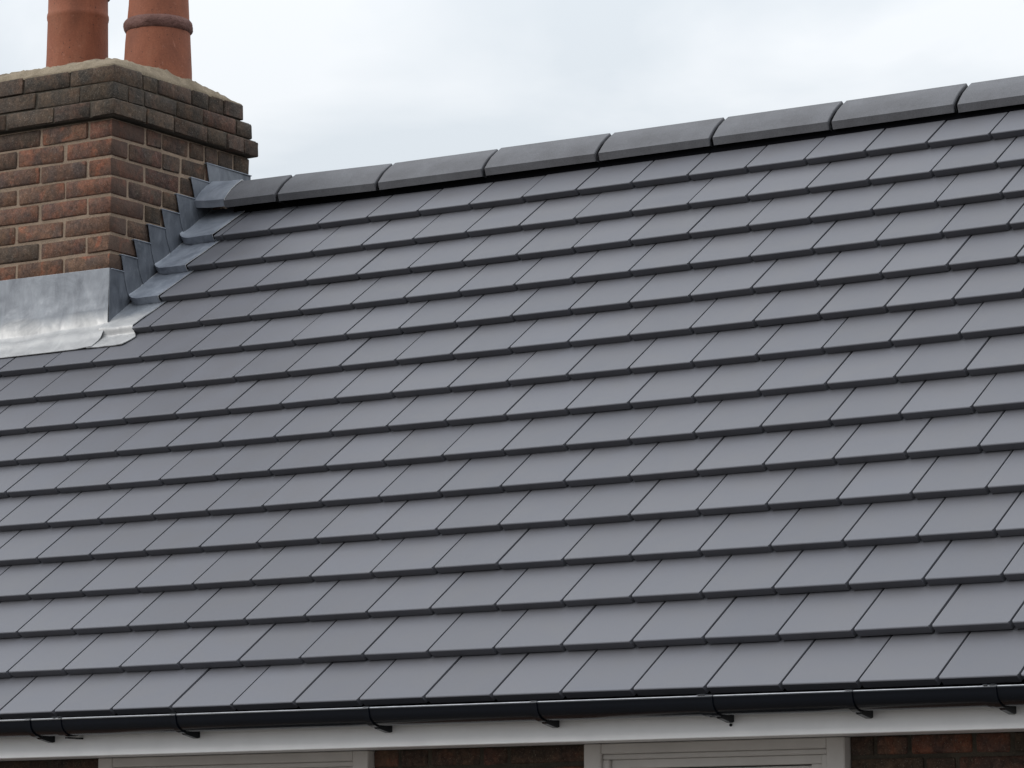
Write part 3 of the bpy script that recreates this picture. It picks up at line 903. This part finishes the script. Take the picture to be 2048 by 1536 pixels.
def bracket(X, parent):
    w = .022
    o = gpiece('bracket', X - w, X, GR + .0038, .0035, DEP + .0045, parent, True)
    # arm that runs from the underside back and down to the fascia
    y0, y1 = GC[0] - .012, FY
    pr = [(y0 + .0, GC[1] - DEP - .0012), (y0 + .030, GC[1] - DEP - .0005), (y1, GC[1] - DEP + .010), (y1, GC[1] - DEP - .015), (y1 - .012, GC[1] - DEP - .018), (y0 + .012, GC[1] - DEP - .0085)]
    me = extrude_profile('bracket_arm', [(y - GL.y, z - GL.z + gz(X)) for y, z in pr], X - w + .003, X - .003)
    link('bracket_arm', me, M['gutter'], o)
    me = box_mesh('bracket_clip', X - w, X, GC[0] - GR - .0035 - GL.y, GC[0] - GR + .008 - GL.y, GC[1] + .0062 - GL.z + gz(X), GC[1] + .0085 - GL.z + gz(X), .0008)
    link('bracket_clip', me, M['gutter'], o)
for X in (-1.35, -.572, .018, .748, 1.339, 1.917, 2.351, 2.776, 3.4): bracket(X, gut)
def union(X0, X1, parent):
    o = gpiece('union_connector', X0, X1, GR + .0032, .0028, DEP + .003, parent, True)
    for xa in (X0 + .002, X1 - .016):
        me = box_mesh('union_clip', xa, xa + .014, GC[0] - GR - .005 - GL.y, GC[0] - GR + .009 - GL.y, GC[1] + .0066 - GL.z + gz(xa), GC[1] + .0095 - GL.z + gz(xa), .001)
        link('union_clip', me, M['gutter'], o)
    me = box_mesh('union_arm', X0 + .012, X1 - .012, GC[0] - .01 - GL.y, FY - GL.y, GC[1] - DEP - .007 - GL.z, GC[1] - DEP - .002 - GL.z, .001)
    link('union_arm', me, M['gutter'], o)
union(-.482, -.444, gut); union(1.866, 1.897, gut); union(2.735, 2.775, gut)
# drop of water / moulding knob below the joint
me = bpy.data.meshes.new('knob'); bm = bmesh.new(); bmesh.ops.create_uvsphere(bm, u_segments=12, v_segments=8, radius=.0045); bm.to_mesh(me); bm.free()
for p in me.polygons: p.use_smooth = True
o = link('drip_knob', me, M['gutter'], gut); o.location = (1.905, FY - .004 - GL.y, -2.094 - GL.z)

# ------------------------------------------------------------------ gable ends and ground
gb = [Vector((4.35, -1.9, -2.1)), Vector((4.35, .24, .04)), Vector((4.35, 2.6, -2.1))]
for X, nm in ((4.3, 'gable_wall'), (-4.3, 'gable_wall')):
    vsg = [Vector((X + d, y, z)) - H0 for d in (0, .09) for y, z in ((-1.8, -4.6), (-1.8, -2.1), (.24, .0), (2.4, -2.1), (2.4, -4.6))]
    link(nm, mesh_from(nm, vsg, [(0, 1, 2, 3, 4), (9, 8, 7, 6, 5), (0, 5, 6, 1), (1, 6, 7, 2), (2, 7, 8, 3), (3, 8, 9, 4), (4, 9, 5, 0)]), M['wall_low'], house)
me = mesh_from('ground', [(-400, -400, -4.6), (400, -400, -4.6), (400, 400, -4.6), (-400, 400, -4.6)], [(0, 1, 2, 3)])
g_ = link('ground', me, M['ground']); tag(g_, 'ground in front of the house', None, None, 'structure')
